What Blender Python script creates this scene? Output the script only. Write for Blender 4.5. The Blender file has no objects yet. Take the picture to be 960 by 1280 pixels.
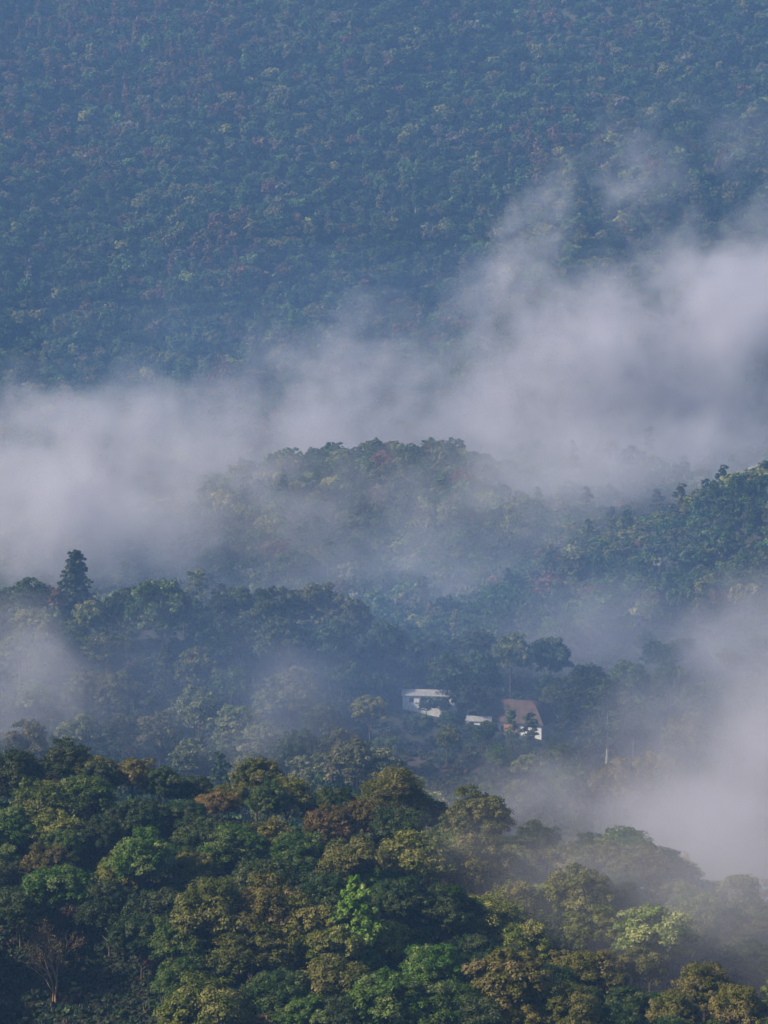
import bpy, math, random
import numpy as np
from mathutils import Vector

PI = math.pi
R_ = math.radians
random.seed(7)
rng = np.random.default_rng(11)
scene = bpy.context.scene
COL = scene.collection
HIDE = bpy.data.collections.new("templates")      # never linked to the scene

# ------------------------------------------------------------------ camera
FPX = 2667.0          # focal length in photo pixels (960 wide)
PITCH = 5.0
cam_d = bpy.data.cameras.new("camera")
cam = bpy.data.objects.new("camera", cam_d)
COL.objects.link(cam)
cam_d.sensor_fit = 'HORIZONTAL'
cam_d.sensor_width = 36.0
cam_d.lens = FPX * 36.0 / 960.0
cam_d.clip_start = 0.5
cam_d.clip_end = 8000
cam.rotation_euler = (R_(90 - PITCH), 0, 0)
scene.camera = cam


def bear(px):
    return (px - 480.0) / FPX


def z_at(py, d):
    return -d * math.tan(R_(PITCH) + math.atan((py - 640.0) / FPX))


def py_of(z, d):
    return 640.0 + FPX * np.tan(np.arctan2(-z, d) - R_(PITCH))


# ------------------------------------------------------------------ terrain
CP = []


def c(d, *pairs):
    for px, py in pairs:
        CP.append((px, d, z_at(py, d)))


for px in (-1500, -600, 0, 480, 960, 1500, 2400):
    CP.append((px, 15, -6.0))
    CP.append((px, 60, -34.0))
    CP.append((px, 150, -76.0))
    CP.append((px, 235, -104.0))
# near hill, its foot and its crest
c(296, (-500, 1330), (0, 1352), (240, 1362), (480, 1335), (760, 1330), (960, 1390), (1400, 1420))
c(325, (-400, 1195), (0, 1225), (160, 1232), (330, 1200), (480, 1205), (640, 1250), (800, 1285), (960, 1310), (1300, 1330))
c(352, (-300, 1095), (0, 1110), (240, 1115), (480, 1120), (640, 1165), (800, 1190), (960, 1235), (1200, 1270))
c(382, (-300, 1010), (0, 1012), (100, 1005), (220, 1035), (320, 1035), (400, 1050), (490, 1062), (600, 1080), (700, 1118), (800, 1108), (880, 1168), (960, 1190), (1200, 1230))
c(450, (-300, 1070), (0, 1080), (480, 1120), (960, 1200), (1300, 1200))
c(540, (-300, 1075), (0, 1080), (480, 1090), (960, 1105), (1300, 1100))
# village hill
c(620, (-300, 985), (0, 985), (240, 990), (480, 1000), (700, 1010), (960, 1030), (1300, 1020))
c(690, (-300, 880), (0, 890), (240, 900), (420, 905), (560, 930), (620, 925), (700, 945), (800, 960), (960, 960), (1300, 900))
c(765, (-300, 785), (0, 782), (110, 775), (240, 775), (340, 785), (440, 805), (520, 845), (600, 858), (700, 862), (820, 850), (960, 820), (1300, 760))
c(850, (-300, 820), (0, 820), (240, 820), (440, 815), (560, 800), (640, 775), (720, 755), (840, 720), (960, 690), (1300, 620))
c(930, (-300, 790), (0, 790), (240, 780), (440, 765), (560, 748), (640, 742), (700, 710), (800, 676), (880, 646), (960, 622), (1100, 590), (1400, 550))
c(1030, (-300, 740), (0, 730), (200, 690), (400, 660), (560, 665), (680, 680), (800, 690), (960, 680), (1300, 600))
c(1150, (-400, 740), (0, 690), (180, 662), (330, 608), (400, 588), (480, 576), (560, 586), (650, 618), (780, 632), (900, 622), (960, 612), (1300, 570))
c(1300, (-500, 680), (0, 660), (480, 650), (960, 640), (1500, 620))
c(1420, (-500, 610), (0, 600), (480, 590), (960, 580), (1500, 560))
c(1560, (-500, 490), (0, 485), (480, 478), (960, 465), (1500, 450))
c(1700, (-500, 340), (0, 332), (480, 325), (960, 312), (1500, 300))
c(1850, (-500, 180), (0, 175), (480, 165), (960, 155), (1500, 150))
c(2000, (-500, 10), (0, 5), (480, -5), (960, -12), (1500, -10))
for px in (-600, 0, 480, 960, 1600):
    CP.append((px, 2150, 395))
    CP.append((px, 2350, 450))
    CP.append((px, 2600, 440))
CP = np.array(CP)


def uv(px, d):
    return np.stack([np.clip(px, -1700, 2600) / 420.0, 5.2 * np.log(np.maximum(d, 12.0))], -1)


_cu = uv(CP[:, 0], CP[:, 1])
_K = np.linalg.norm(_cu[:, None] - _cu[None], axis=-1) + np.eye(len(CP)) * 1e-6
_A = np.zeros((len(CP) + 3, len(CP) + 3))
_A[:len(CP), :len(CP)] = _K
_A[:len(CP), len(CP)] = 1
_A[:len(CP), len(CP) + 1:] = _cu
_A[len(CP), :len(CP)] = 1
_A[len(CP) + 1:, :len(CP)] = _cu.T
_w = np.linalg.solve(_A, np.concatenate([CP[:, 2], np.zeros(3)]))


def vnoise(x, y, seed=0):
    xi = np.floor(x).astype(np.int64)
    yi = np.floor(y).astype(np.int64)
    fx = x - xi
    fy = y - yi
    fx = fx * fx * (3 - 2 * fx)
    fy = fy * fy * (3 - 2 * fy)

    def h(a, b):
        n = (a * 374761393 + b * 668265263 + seed * 974634777) & 0x7fffffff
        n = ((n ^ (n >> 13)) * 1274126177) & 0x7fffffff
        return ((n ^ (n >> 16)) & 0xffff) / 65535.0
    return (h(xi, yi) * (1 - fx) + h(xi + 1, yi) * fx) * (1 - fy) + (h(xi, yi + 1) * (1 - fx) + h(xi + 1, yi + 1) * fx) * fy


def ground(x, y):
    x = np.atleast_1d(np.asarray(x, float))
    y = np.atleast_1d(np.asarray(y, float))
    d = np.maximum(y, 12.0)
    px = 480 + FPX * x / d
    q = uv(px, d)
    out = np.empty(len(x))
    for i in range(0, len(x), 20000):
        s = slice(i, i + 20000)
        k = np.linalg.norm(q[s, None] - _cu[None], axis=-1)
        out[s] = k @ _w[:len(CP)] + _w[len(CP)] + q[s] @ _w[len(CP) + 1:]
    out = np.where(d < 60, -2.2 - 31.8 * np.maximum(y, 0) / 60.0, out)
    # relief: gullies and spurs that grow with the mountain
    m = np.clip((d - 1380) / 250, 0, 1)
    n = np.clip((d - 820) / 150, 0, 1) * (1 - m)
    g = vnoise((x + 0.5 * y) / 115.0, (y - 0.3 * x) / 280.0, 3) - 0.5
    g2 = vnoise(x / 38.0 + 9, y / 60.0, 5) - 0.5
    g3 = vnoise(x / 17.0, y / 17.0, 6) - 0.5
    out += m * (g * 68 + g2 * 18) + n * (g2 * 9 + g * 8) + np.clip(d / 600, 0.1, 1) * g3 * 2.2
    return out


def gz(x, y):
    return float(ground([x], [y])[0])


# ------------------------------------------------------------------ material helpers
def new_mat(name):
    m = bpy.data.materials.new(name)
    m.use_nodes = True
    nt = m.node_tree
    for n in list(nt.nodes):
        nt.nodes.remove(n)
    out = nt.nodes.new("ShaderNodeOutputMaterial")
    return m, nt, out


def nd(nt, t, **kw):
    n = nt.nodes.new(t)
    for k, v in kw.items():
        if k.startswith("i_"):
            n.inputs[k[2:].replace("_", " ")].default_value = v
        else:
            setattr(n, k, v)
    return n


def mathn(nt, op, a, b=None, cval=None, clamp=False):
    n = nt.nodes.new("ShaderNodeMath")
    n.operation = op
    n.use_clamp = clamp
    for i, v in enumerate((a, b, cval)):
        if v is None:
            continue
        if isinstance(v, (int, float)):
            n.inputs[i].default_value = v
        else:
            nt.links.new(v, n.inputs[i])
    return n.outputs[0]


def leaf_material(name, instanced):
    m, nt, out = new_mat(name)
    L = nt.links.new
    if instanced:
        src = nd(nt, "ShaderNodeAttribute", attribute_type='INSTANCER', attribute_name='tint').outputs['Color']
    else:
        src = nd(nt, "ShaderNodeObjectInfo").outputs['Color']
    tone = nd(nt, "ShaderNodeAttribute", attribute_name='tone').outputs['Fac']
    patch = nd(nt, "ShaderNodeAttribute", attribute_name='patch').outputs['Fac']
    # each leaf its own brightness and a drift to yellow on some sprays
    v = mathn(nt, 'MULTIPLY_ADD', tone, 0.9, 0.58)
    hue = mathn(nt, 'MULTIPLY_ADD', patch, -0.05, 0.528)
    hue2 = mathn(nt, 'MULTIPLY_ADD', tone, -0.02, hue)
    sat = mathn(nt, 'MULTIPLY_ADD', patch, -0.25, 1.08)
    v2 = mathn(nt, 'MULTIPLY', v, mathn(nt, 'MULTIPLY_ADD', patch, 0.75, 0.7))
    hs = nd(nt, "ShaderNodeHueSaturation")
    L(src, hs.inputs['Color'])
    L(hue2, hs.inputs['Hue'])
    L(sat, hs.inputs['Saturation'])
    L(v2, hs.inputs['Value'])
    p = nd(nt, "ShaderNodeBsdfPrincipled")
    p.inputs['Roughness'].default_value = 0.55
    p.inputs['Specular IOR Level'].default_value = 0.2
    L(hs.outputs[0], p.inputs['Base Color'])
    t = nd(nt, "ShaderNodeBsdfTranslucent")
    L(hs.outputs[0], t.inputs['Color'])
    mix = nd(nt, "ShaderNodeMixShader")
    mix.inputs[0].default_value = 0.22
    L(p.outputs[0], mix.inputs[1])
    L(t.outputs[0], mix.inputs[2])
    L(mix.outputs[0], out.inputs['Surface'])
    return m


def bark_material(name, c1, c2, scale=3.0):
    m, nt, out = new_mat(name)
    tc = nd(nt, "ShaderNodeTexCoord")
    mp = nd(nt, "ShaderNodeMapping")
    mp.inputs['Scale'].default_value = (1, 1, 0.25)
    nt.links.new(tc.outputs['Object'], mp.inputs[0])
    n = nd(nt, "ShaderNodeTexNoise", i_Scale=scale, i_Detail=6.0)
    nt.links.new(mp.outputs[0], n.inputs['Vector'])
    cr = nd(nt, "ShaderNodeValToRGB")
    cr.color_ramp.elements[0].position = 0.35
    cr.color_ramp.elements[1].position = 0.7
    cr.color_ramp.elements[0].color = (*c1, 1)
    cr.color_ramp.elements[1].color = (*c2, 1)
    nt.links.new(n.outputs['Fac'], cr.inputs[0])
    p = nd(nt, "ShaderNodeBsdfPrincipled")
    p.inputs['Roughness'].default_value = 0.85
    nt.links.new(cr.outputs[0], p.inputs['Base Color'])
    bp = nd(nt, "ShaderNodeBump")
    bp.inputs['Strength'].default_value = 0.6
    nt.links.new(n.outputs['Fac'], bp.inputs['Height'])
    nt.links.new(bp.outputs[0], p.inputs['Normal'])
    nt.links.new(p.outputs[0], out.inputs['Surface'])
    return m


M_LEAF = leaf_material("leaf", False)
M_LEAF_I = leaf_material("forest_leaf", True)
M_BARK = bark_material("bark", (0.05, 0.035, 0.025), (0.16, 0.12, 0.09))
M_BARK_PALE = bark_material("pale_bark", (0.22, 0.18, 0.14), (0.5, 0.44, 0.38))
M_TWIG = bark_material("twig_bark", (0.20, 0.125, 0.07), (0.33, 0.215, 0.125))


# ------------------------------------------------------------------ mesh helpers
def mesh_np(name, V, F, mat, attrs=None, smooth=False):
    """quads from numpy arrays"""
    me = bpy.data.meshes.new(name)
    nv, nf = len(V), len(F)
    me.vertices.add(nv)
    me.vertices.foreach_set("co", np.asarray(V, np.float32).ravel())
    me.loops.add(nf * 4)
    me.loops.foreach_set("vertex_index", np.asarray(F, np.int32).ravel())
    me.polygons.add(nf)
    me.polygons.foreach_set("loop_start", np.arange(0, nf * 4, 4, dtype=np.int32))
    if smooth:
        me.polygons.foreach_set("use_smooth", np.ones(nf, bool))
    me.update(calc_edges=True)
    for k, a in (attrs or {}).items():
        at = me.attributes.new(k, 'FLOAT', 'POINT')
        at.data.foreach_set("value", np.asarray(a, np.float32))
    me.materials.append(mat)
    return me


def unit(v):
    return v / np.maximum(np.linalg.norm(v, axis=-1, keepdims=True), 1e-9)


def rdirs(g, n):
    return unit(g.normal(size=(n, 3)))


def leaves_mesh(name, P, N, S, tone, patch, mat, g, aspect=0.62, fold=0.0):
    n = len(P)
    t = unit(np.cross(N, rdirs(g, n)))
    b = np.cross(N, t)
    s = S[:, None]
    V = np.stack([P + t * s, P + b * s * aspect + N * s * fold, P - t * s, P - b * s * aspect + N * s * fold], 1).reshape(-1, 3)
    F = np.arange(n * 4).reshape(-1, 4)
    return mesh_np(name, V, F, mat, {"tone": np.repeat(tone, 4), "patch": np.repeat(patch, 4)})


def crown_cloud(g, lobes, sub, per, leaf, spread=0.5, up=0.35):
    """lobes: (x,y,z,r,flat). every lobe carries sub-clumps, every sub-clump a skin of leaves"""
    P, N, T, Q = [], [], [], []
    for (x, y, z, r, fl) in lobes:
        lp = g.uniform(0, 1) ** 1.6
        dirs = rdirs(g, sub)
        dirs[:, 2] = np.where(dirs[:, 2] < -0.45, -dirs[:, 2], dirs[:, 2])
        for dr in dirs:
            rr = r * g.uniform(0.3, 0.55)
            cc = np.array([x, y, z]) + dr * np.array([1, 1, fl]) * r * g.uniform(0.55, 0.95)
            k = max(6, int(per * (rr / (0.42 * r)) ** 2))
            dd = rdirs(g, k)
            dd[:, 2] = np.where(dd[:, 2] < -0.3, -dd[:, 2] * 0.7, dd[:, 2])
            rad = rr * (1 - 0.55 * g.uniform(0, 1, k) ** 2.2)[:, None]
            pts = cc + dd * rad * np.array([1, 1, 0.85])
            P.append(pts)
            N.append(unit(dd + rdirs(g, k) * spread + np.array([0, 0, up])))
            T.append(g.uniform(0, 1, k))
            Q.append(np.full(k, np.clip(lp + g.normal(0, 0.18), 0, 1)))
    P = np.concatenate(P)
    N = np.concatenate(N)
    T = np.concatenate(T)
    Q = np.concatenate(Q)
    S = leaf * g.uniform(0.6, 1.35, len(P))
    return P, N, S, T, Q


def tube(V, F, pts, rad, sides=7):
    pts = np.asarray(pts, float)
    n0 = len(V)
    for i, p in enumerate(pts):
        t = pts[min(i + 1, len(pts) - 1)] - pts[max(i - 1, 0)]
        t = t / (np.linalg.norm(t) + 1e-9)
        a = np.cross(t, [0.31, 0.9, 0.2])
        a /= np.linalg.norm(a) + 1e-9
        b = np.cross(t, a)
        for k in range(sides):
            an = 2 * PI * k / sides
            V.append(p + rad[i] * (math.cos(an) * a + math.sin(an) * b))
    for i in range(len(pts) - 1):
        for k in range(sides):
            k2 = (k + 1) % sides
            F.append((n0 + i * sides + k, n0 + i * sides + k2, n0 + (i + 1) * sides + k2, n0 + (i + 1) * sides + k))


def trunk_mesh(name, g, H, r0, limbs, mat, sides=7, lean=0.3, fork=0.4):
    """limbs: end points of limbs"""
    V, F = [], []
    n = 7
    wob = np.cumsum(g.normal(0, lean * 0.25, (n, 2)), 0)
    wob -= wob[0]
    pts = [(wob[i, 0], wob[i, 1], -0.8 + (H + 0.8) * i / (n - 1)) for i in range(n)]
    rad = [r0 * (1.35 if i == 0 else 1) * (1 - 0.82 * i / (n - 1)) for i in range(n)]
    tube(V, F, pts, rad, sides)
    pts = np.array(pts)
    for e in limbs:
        e = np.array(e, float)
        zs = max(H * 0.18, e[2] * fork + g.uniform(-0.6, 0.6))
        zs = min(zs, H * 0.9)
        i = (zs + 0.8) / (H + 0.8) * (n - 1)
        i0 = int(min(i, n - 2))
        f = i - i0
        s = pts[i0] * (1 - f) + pts[i0 + 1] * f
        rs = r0 * (1 - 0.82 * i / (n - 1)) * 0.5
        mid = s * 0.5 + e * 0.5 + g.normal(0, 0.25, 3) + np.array([0, 0, -0.12 * np.linalg.norm((e - s)[:2])])
        tube(V, F, [s, s * 0.6 + mid * 0.4, mid, mid * 0.4 + e * 0.6, e], [rs, rs * 0.85, rs * 0.6, rs * 0.4, rs * 0.12], max(4, sides - 2))
    return mesh_np(name, np.array(V), np.array(F), mat, smooth=True)


# crown shapes --------------------------------------------------------------
def dome_lobes(g, H, D, nl, base=0.32, top_flat=0.9, rough=0.2):
    zc = H * (base + (1 - base) * 0.42)
    rz = H * (1 - base) * 0.5
    out = []
    k = 0
    off = g.uniform(0, 9)
    while len(out) < nl:
        k += 1
        u = (k + 0.5) / (nl * 1.02)
        zz = 1 - 1.35 * min(u, 1)
        a = off + k * 2.39996 + g.normal(0, 0.3)
        rr = math.sqrt(max(0, 1 - zz * zz))
        f = g.uniform(0.55, 0.78) + g.normal(0, rough * 0.35)
        x = math.cos(a) * rr * D / 2 * f
        y = math.sin(a) * rr * D / 2 * f
        z = zc + zz * rz * f * (top_flat + g.uniform(-0.1, 0.35))
        r = D * g.uniform(0.15, 0.235)
        out.append((x, y, z, r, 0.8))
        if k > nl * 3:
            break
    out.append((0, 0, zc, D * 0.25, 0.9))
    return out


TPL = {}


def make_tpl(key, g, H, D, lobes, sub, per, leaf, bark=None, r0=None, limb_n=7, spread=0.5, sides=7, fork=0.45, leaf_mat=None, aspect=0.62):
    P, N, S, T, Q = crown_cloud(g, lobes, sub, per, leaf, spread)
    cm = leaves_mesh(key + "_crown", P, N, S, T, Q, leaf_mat or M_LEAF, g, aspect)
    order = sorted(range(len(lobes)), key=lambda i: g.uniform())[:limb_n]
    tm = trunk_mesh(key + "_trunk", g, H * 0.72, r0 or H * 0.018, [lobes[i][:3] for i in order], bark or M_BARK, sides, fork=fork)
    TPL[key] = dict(crown=cm, trunk=tm, H=float(P[:, 2].max()), D=float(max(np.ptp(P[:, 0]), np.ptp(P[:, 1]))) * 0.93)


def build_templates():
    # near broadleaf trees
    for i in range(8):
        g = np.random.default_rng(100 + i)
        H = 12 + g.uniform(-1, 2)
        D = 9.5 + g.uniform(-0.8, 1.6)
        make_tpl("broadleaf%d" % i, g, H, D, dome_lobes(g, H, D, 26 + i % 3 * 5, 0.25 + 0.1 * g.uniform()), 11, 72, 0.165, spread=0.5)
    # big leathery rosette foliage
    for i in range(3):
        g = np.random.default_rng(150 + i)
        H, D = 11.5, 9.5
        make_tpl("rosette%d" % i, g, H, D, dome_lobes(g, H, D, 40, 0.2), 9, 36, 0.25, spread=0.75, aspect=0.42)
    # needle pine, rounded crown of tufts
    for i in range(2):
        g = np.random.default_rng(170 + i)
        H, D = 14.0, 10.0
        lobes = dome_lobes(g, H, D, 42, 0.3, 0.95)
        make_tpl("pine%d" % i, g, H, D, lobes, 11, 44, 0.34, spread=0.9, aspect=0.17, r0=0.26)
    # middle distance
    for i in range(7):
        g = np.random.default_rng(200 + i)
        H = 12.5 + g.uniform(-1, 2)
        D = 10 + g.uniform(-1.5, 1.5)
        make_tpl("midleaf%d" % i, g, H, D, dome_lobes(g, H, D, 20 + i % 3 * 4, 0.28), 9, 46, 0.235, sides=5, limb_n=6, spread=0.6)
    # one big spreading tree on a bare bole
    g = np.random.default_rng(230)
    make_tpl("giant0", g, 26, 18, dome_lobes(g, 26, 18, 56, 0.2, 1.0, 0.3), 10, 60, 0.3, bark=M_BARK, r0=0.45, sides=7, limb_n=9, spread=0.6)
    # tall loose gum-like trees: clumps strung up a pale trunk
    for i in range(3):
        g = np.random.default_rng(240 + i)
        H, D = 22.0, 10.0
        lobes = []
        for k in range(22):
            t = 0.3 + 0.68 * (k + 0.5) / 22
            wd = D / 2 * (0.85 if t < 0.8 else 0.85 * (1 - t) / 0.2 + 0.15) * g.uniform(0.35, 0.95)
            a = k * 2.4 + g.uniform(-0.5, 0.5)
            lobes.append((math.cos(a) * wd, math.sin(a) * wd, H * t, g.uniform(1.1, 2.0), 0.9))
        make_tpl("tallgum%d" % i, g, H, D, lobes, 9, 30, 0.27, bark=M_BARK_PALE, r0=0.33, sides=6, limb_n=9, fork=0.8)
    # spire: dense cone
    for i in range(2):
        g = np.random.default_rng(260 + i)
        H, D = 18.0, 9.5
        lobes = []
        for k in range(70):
            t = 0.1 + 0.87 * (k + 0.5) / 70
            prof = min(1, (1 - t) * 1.55 + 0.04) ** 0.85 * g.uniform(0.75, 1.1)
            wd = D / 2 * prof * g.uniform(0.3, 0.8)
            a = k * 2.4 + g.uniform(-0.5, 0.5)
            lobes.append((math.cos(a) * wd, math.sin(a) * wd, H * t, 1.75 * (0.5 + 0.5 * prof), 0.9))
        make_tpl("spire%d" % i, g, H, D, lobes, 7, 16, 0.36, sides=6, limb_n=6, fork=0.9)
    g = np.random.default_rng(270)
    H, D = 11.5, 8.0
    lobes = []
    for k in range(44):
        t = 0.12 + 0.86 * (k + 0.5) / 44
        prof = min(1, (1 - t) * 1.9 + 0.06) ** 0.75
        wd = D / 2 * prof * g.uniform(0.25, 0.85)
        a = k * 2.4 + g.uniform(-0.6, 0.6)
        lobes.append((math.cos(a) * wd, math.sin(a) * wd, H * t + g.normal(0, 0.3), 1.3 * (0.5 + 0.5 * prof), 1.0))
    make_tpl("pointed0", g, H, D, lobes, 9, 40, 0.165, limb_n=7, fork=0.85)
    # slender young tree
    for i in range(2):
        g = np.random.default_rng(280 + i)
        H, D = 11.0, 4.0
        lobes = []
        for k in range(14):
            t = 0.2 + 0.78 * (k + 0.5) / 14
            wd = D / 2 * math.sin(min(1, (1 - t) * 1.6 + .05) * PI / 2) * g.uniform(0.2, 0.7)
            a = k * 2.4
            lobes.append((math.cos(a) * wd, math.sin(a) * wd, H * t, g.uniform(0.7, 1.1), 1.0))
        make_tpl("slender%d" % i, g, H, D, lobes, 7, 18, 0.3, sides=5, limb_n=4, fork=0.9)
    # bare tree with thin reddish twigs
    g = np.random.default_rng(300)
    V, F, tips = [], [], []

    def grow(p, d, ln, r, lv):
        n = 4
        pts = [p]
        for i in range(n):
            d = unit(d + g.normal(0, 0.13, 3) + np.array([0, 0, 0.05]))
            pts.append(pts[-1] + d * ln / n)
        tube(V, F, pts, np.linspace(r, r * 0.62, n + 1), 5 if lv < 3 else 3)
        if lv >= 5:
            tips.append(pts[-1])
            return
        for k in range(3 if lv < 4 else 2):
            nd_ = unit(d + rdirs(g, 1)[0] * (0.62 if lv else 0.5) + np.array([0, 0, 0.1]))
            grow(pts[-1] if k else pts[-2], nd_, ln * g.uniform(0.6, 0.82), r * 0.6, lv + 1)
            if lv >= 2:
                tips.append(pts[-1])
    grow(np.array([0, 0, -0.5]), np.array([0.1, 0, 1.0]), 3.0, 0.17, 0)
    grow(np.array([0.3, 0.2, -0.5]), np.array([-0.35, 0.1, 1.0]), 2.8, 0.12, 1)
    tm = mesh_np("bare_branches", np.array(V), np.array(F), M_TWIG, smooth=True)
    tips = np.array(tips)
    k = 3
    P = np.repeat(tips, k, 0) + g.normal(0, 0.22, (len(tips) * k, 3))
    N = rdirs(g, len(P))
    cm = leaves_mesh("bare_leaves", P, N, 0.11 * g.uniform(0.5, 1.3, len(P)), g.uniform(0, 1, len(P)), g.uniform(0, 1, len(P)), M_LEAF, g)
    TPL["bare0"] = dict(crown=cm, trunk=tm, H=float(np.array(V)[:, 2].max()), D=float(np.ptp(np.array(V)[:, 0])))


build_templates()

# far forest templates: one mesh each (crown and bole), leaf texture carries the tint of the instance
FAR = []


def far_tpl(name, g, H, D, lobes, sub, per, leaf, bark):
    P, N, S, T, Q = crown_cloud(g, lobes, sub, per, leaf, 0.6)
    me = leaves_mesh(name, P, N, S, T, Q, M_LEAF_I, g)
    me.materials.append(bark)
    V, F = [], []
    tube(V, F, [(0, 0, -1.5), (0.15, 0.1, H * 0.4), (0, 0, H * 0.8)], [0.2, 0.15, 0.06], 5)
    tm = mesh_np(name + "_bole", np.array(V), np.array(F), bark)
    import bmesh
    bm = bmesh.new()
    bm.from_mesh(me)
    n0 = len(bm.faces)
    bm.from_mesh(tm)
    bm.faces.ensure_lookup_table()
    for f in bm.faces[n0:]:
        f.material_index = 1
    bm.to_mesh(me)
    bm.free()
    o = bpy.data.objects.new(name, me)
    HIDE.objects.link(o)
    FAR.append(o)


FARC = bpy.data.collections.new("far_templates")
for i in range(6):
    g = np.random.default_rng(400 + i)
    H, D = 11 + g.uniform(-1, 2), 8.5 + g.uniform(-1, 1.5)
    far_tpl("forest_a_tree%d" % i, g, H, D, dome_lobes(g, H, D, 13 + i, 0.22), 8, 18, 0.36, M_BARK)
for i in range(3):
    g = np.random.default_rng(430 + i)
    H, D = 14.0, 6.5
    lobes = []
    for k in range(15):
        t = 0.3 + 0.68 * (k + 0.5) / 15
        wd = D / 2 * math.sin(min(1, (1 - t) * 1.3 + .08) * PI / 2) * g.uniform(0.2, 0.75)
        lobes.append((math.cos(k * 2.4) * wd, math.sin(k * 2.4) * wd, H * t, g.uniform(0.8, 1.4), 0.9))
    far_tpl("forest_b_tree%d" % i, g, H, D, lobes, 8, 16, 0.34, M_BARK_PALE if i == 0 else M_BARK)
for i in range(2):
    g = np.random.default_rng(450 + i)
    far_tpl("forest_c_shrub%d" % i, g, 1.6, 2.6, [(0, 0, 0.6, 0.9, 0.7), (0.7, 0.3, 0.4, 0.7, 0.7), (-0.6, 0.4, 0.5, 0.7, 0.7), (0, -0.7, 0.4, 0.7, 0.6)], 6, 12, 0.22, M_BARK)
for o in FAR:
    FARC.objects.link(o)
N_TREE, N_CON = 6, 3


def scatter_tree():
    """geometry nodes: one template per point"""
    ng = bpy.data.node_groups.new("forest_scatter", 'GeometryNodeTree')
    ng.interface.new_socket("Geometry", in_out='INPUT', socket_type='NodeSocketGeometry')
    ng.interface.new_socket("Geometry", in_out='OUTPUT', socket_type='NodeSocketGeometry')
    N = ng.nodes.new
    L = ng.links.new
    gi = N("NodeGroupInput")
    go = N("NodeGroupOutput")
    ci = N("GeometryNodeCollectionInfo")
    ci.inputs['Collection'].default_value = FARC
    ci.inputs['Separate Children'].default_value = True
    ci.inputs['Reset Children'].default_value = True
    ip = N("GeometryNodeInstanceOnPoints")
    ip.inputs['Pick Instance'].default_value = True

    def attr(name, t):
        n = N("GeometryNodeInputNamedAttribute")
        n.data_type = t
        n.inputs['Name'].default_value = name
        return n.outputs['Attribute']
    L(gi.outputs[0], ip.inputs['Points'])
    L(ci.outputs[0], ip.inputs['Instance'])
    L(attr('idx', 'INT'), ip.inputs['Instance Index'])
    L(attr('rot', 'FLOAT_VECTOR'), ip.inputs['Rotation'])
    L(attr('scl', 'FLOAT_VECTOR'), ip.inputs['Scale'])
    L(ip.outputs[0], go.inputs[0])
    return ng


SCAT = scatter_tree()


def scatter(name, pts, idx, scl, tint, seed=1):
    g = np.random.default_rng(seed)
    n = len(pts)
    me = bpy.data.meshes.new(name)
    me.vertices.add(n)
    me.vertices.foreach_set("co", np.asarray(pts, np.float32).ravel())
    a = me.attributes.new("idx", 'INT', 'POINT')
    a.data.foreach_set("value", np.asarray(idx, np.int32))
    rot = np.stack([g.normal(0, 0.05, n), g.normal(0, 0.05, n), g.uniform(0, 2 * PI, n)], 1)
    a = me.attributes.new("rot", 'FLOAT_VECTOR', 'POINT')
    a.data.foreach_set("vector", rot.astype(np.float32).ravel())
    a = me.attributes.new("scl", 'FLOAT_VECTOR', 'POINT')
    a.data.foreach_set("vector", np.asarray(scl, np.float32).ravel())
    a = me.attributes.new("tint", 'FLOAT_COLOR', 'POINT')
    a.data.foreach_set("color", np.concatenate([tint, np.ones((n, 1))], 1).astype(np.float32).ravel())
    o = bpy.data.objects.new(name, me)
    COL.objects.link(o)
    md = o.modifiers.new("scatter", 'NODES')
    md.node_group = SCAT
    return o


# ------------------------------------------------------------------ ground sheet
def ground_material():
    m, nt, out = new_mat("hill_soil")
    L = nt.links.new
    geo = nd(nt, "ShaderNodeNewGeometry")
    n1 = nd(nt, "ShaderNodeTexNoise", i_Scale=0.02, i_Detail=8.0, i_Roughness=0.6)
    n2 = nd(nt, "ShaderNodeTexNoise", i_Scale=0.6, i_Detail=8.0, i_Roughness=0.7)
    L(geo.outputs['Position'], n1.inputs['Vector'])
    L(geo.outputs['Position'], n2.inputs['Vector'])
    cr = nd(nt, "ShaderNodeValToRGB")
    e = cr.color_ramp.elements
    e[0].position, e[0].color = 0.35, (0.022, 0.030, 0.012, 1)
    e[1].position, e[1].color = 0.66, (0.05, 0.044, 0.022, 1)
    x = e.new(0.5)
    x.color = (0.035, 0.036, 0.018, 1)
    mx = mathn(nt, 'MULTIPLY_ADD', n2.outputs['Fac'], 0.5, mathn(nt, 'MULTIPLY', n1.outputs['Fac'], 0.5))
    L(mx, cr.inputs[0])
    p = nd(nt, "ShaderNodeBsdfPrincipled")
    p.inputs['Roughness'].default_value = 0.95
    L(cr.outputs[0], p.inputs['Base Color'])
    bp = nd(nt, "ShaderNodeBump")
    bp.inputs['Distance'].default_value = 0.4
    L(n2.outputs['Fac'], bp.inputs['Height'])
    L(bp.outputs[0], p.inputs['Normal'])
    L(p.outputs[0], out.inputs['Surface'])
    return m


XS = np.arange(-900, 901, 10.0)
YS = np.arange(-60, 2501, 10.0)
gx, gy = np.meshgrid(XS, YS)
gzv = ground(gx.ravel(), gy.ravel())
nx, ny = len(XS), len(YS)
ii = (np.arange(ny - 1)[:, None] * nx + np.arange(nx - 1)[None]).ravel()
terr = mesh_np("terrain", np.stack([gx.ravel(), gy.ravel(), gzv], 1), np.stack([ii, ii + 1, ii + nx + 1, ii + nx], 1), ground_material(), smooth=True)
terr_o = bpy.data.objects.new("terrain", terr)
terr_o["kind"] = "structure"
terr_o["label"] = "forest floor of the hills and valley, dark soil and litter"
COL.objects.link(terr_o)
ZMIN = float(gzv.min())


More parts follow.
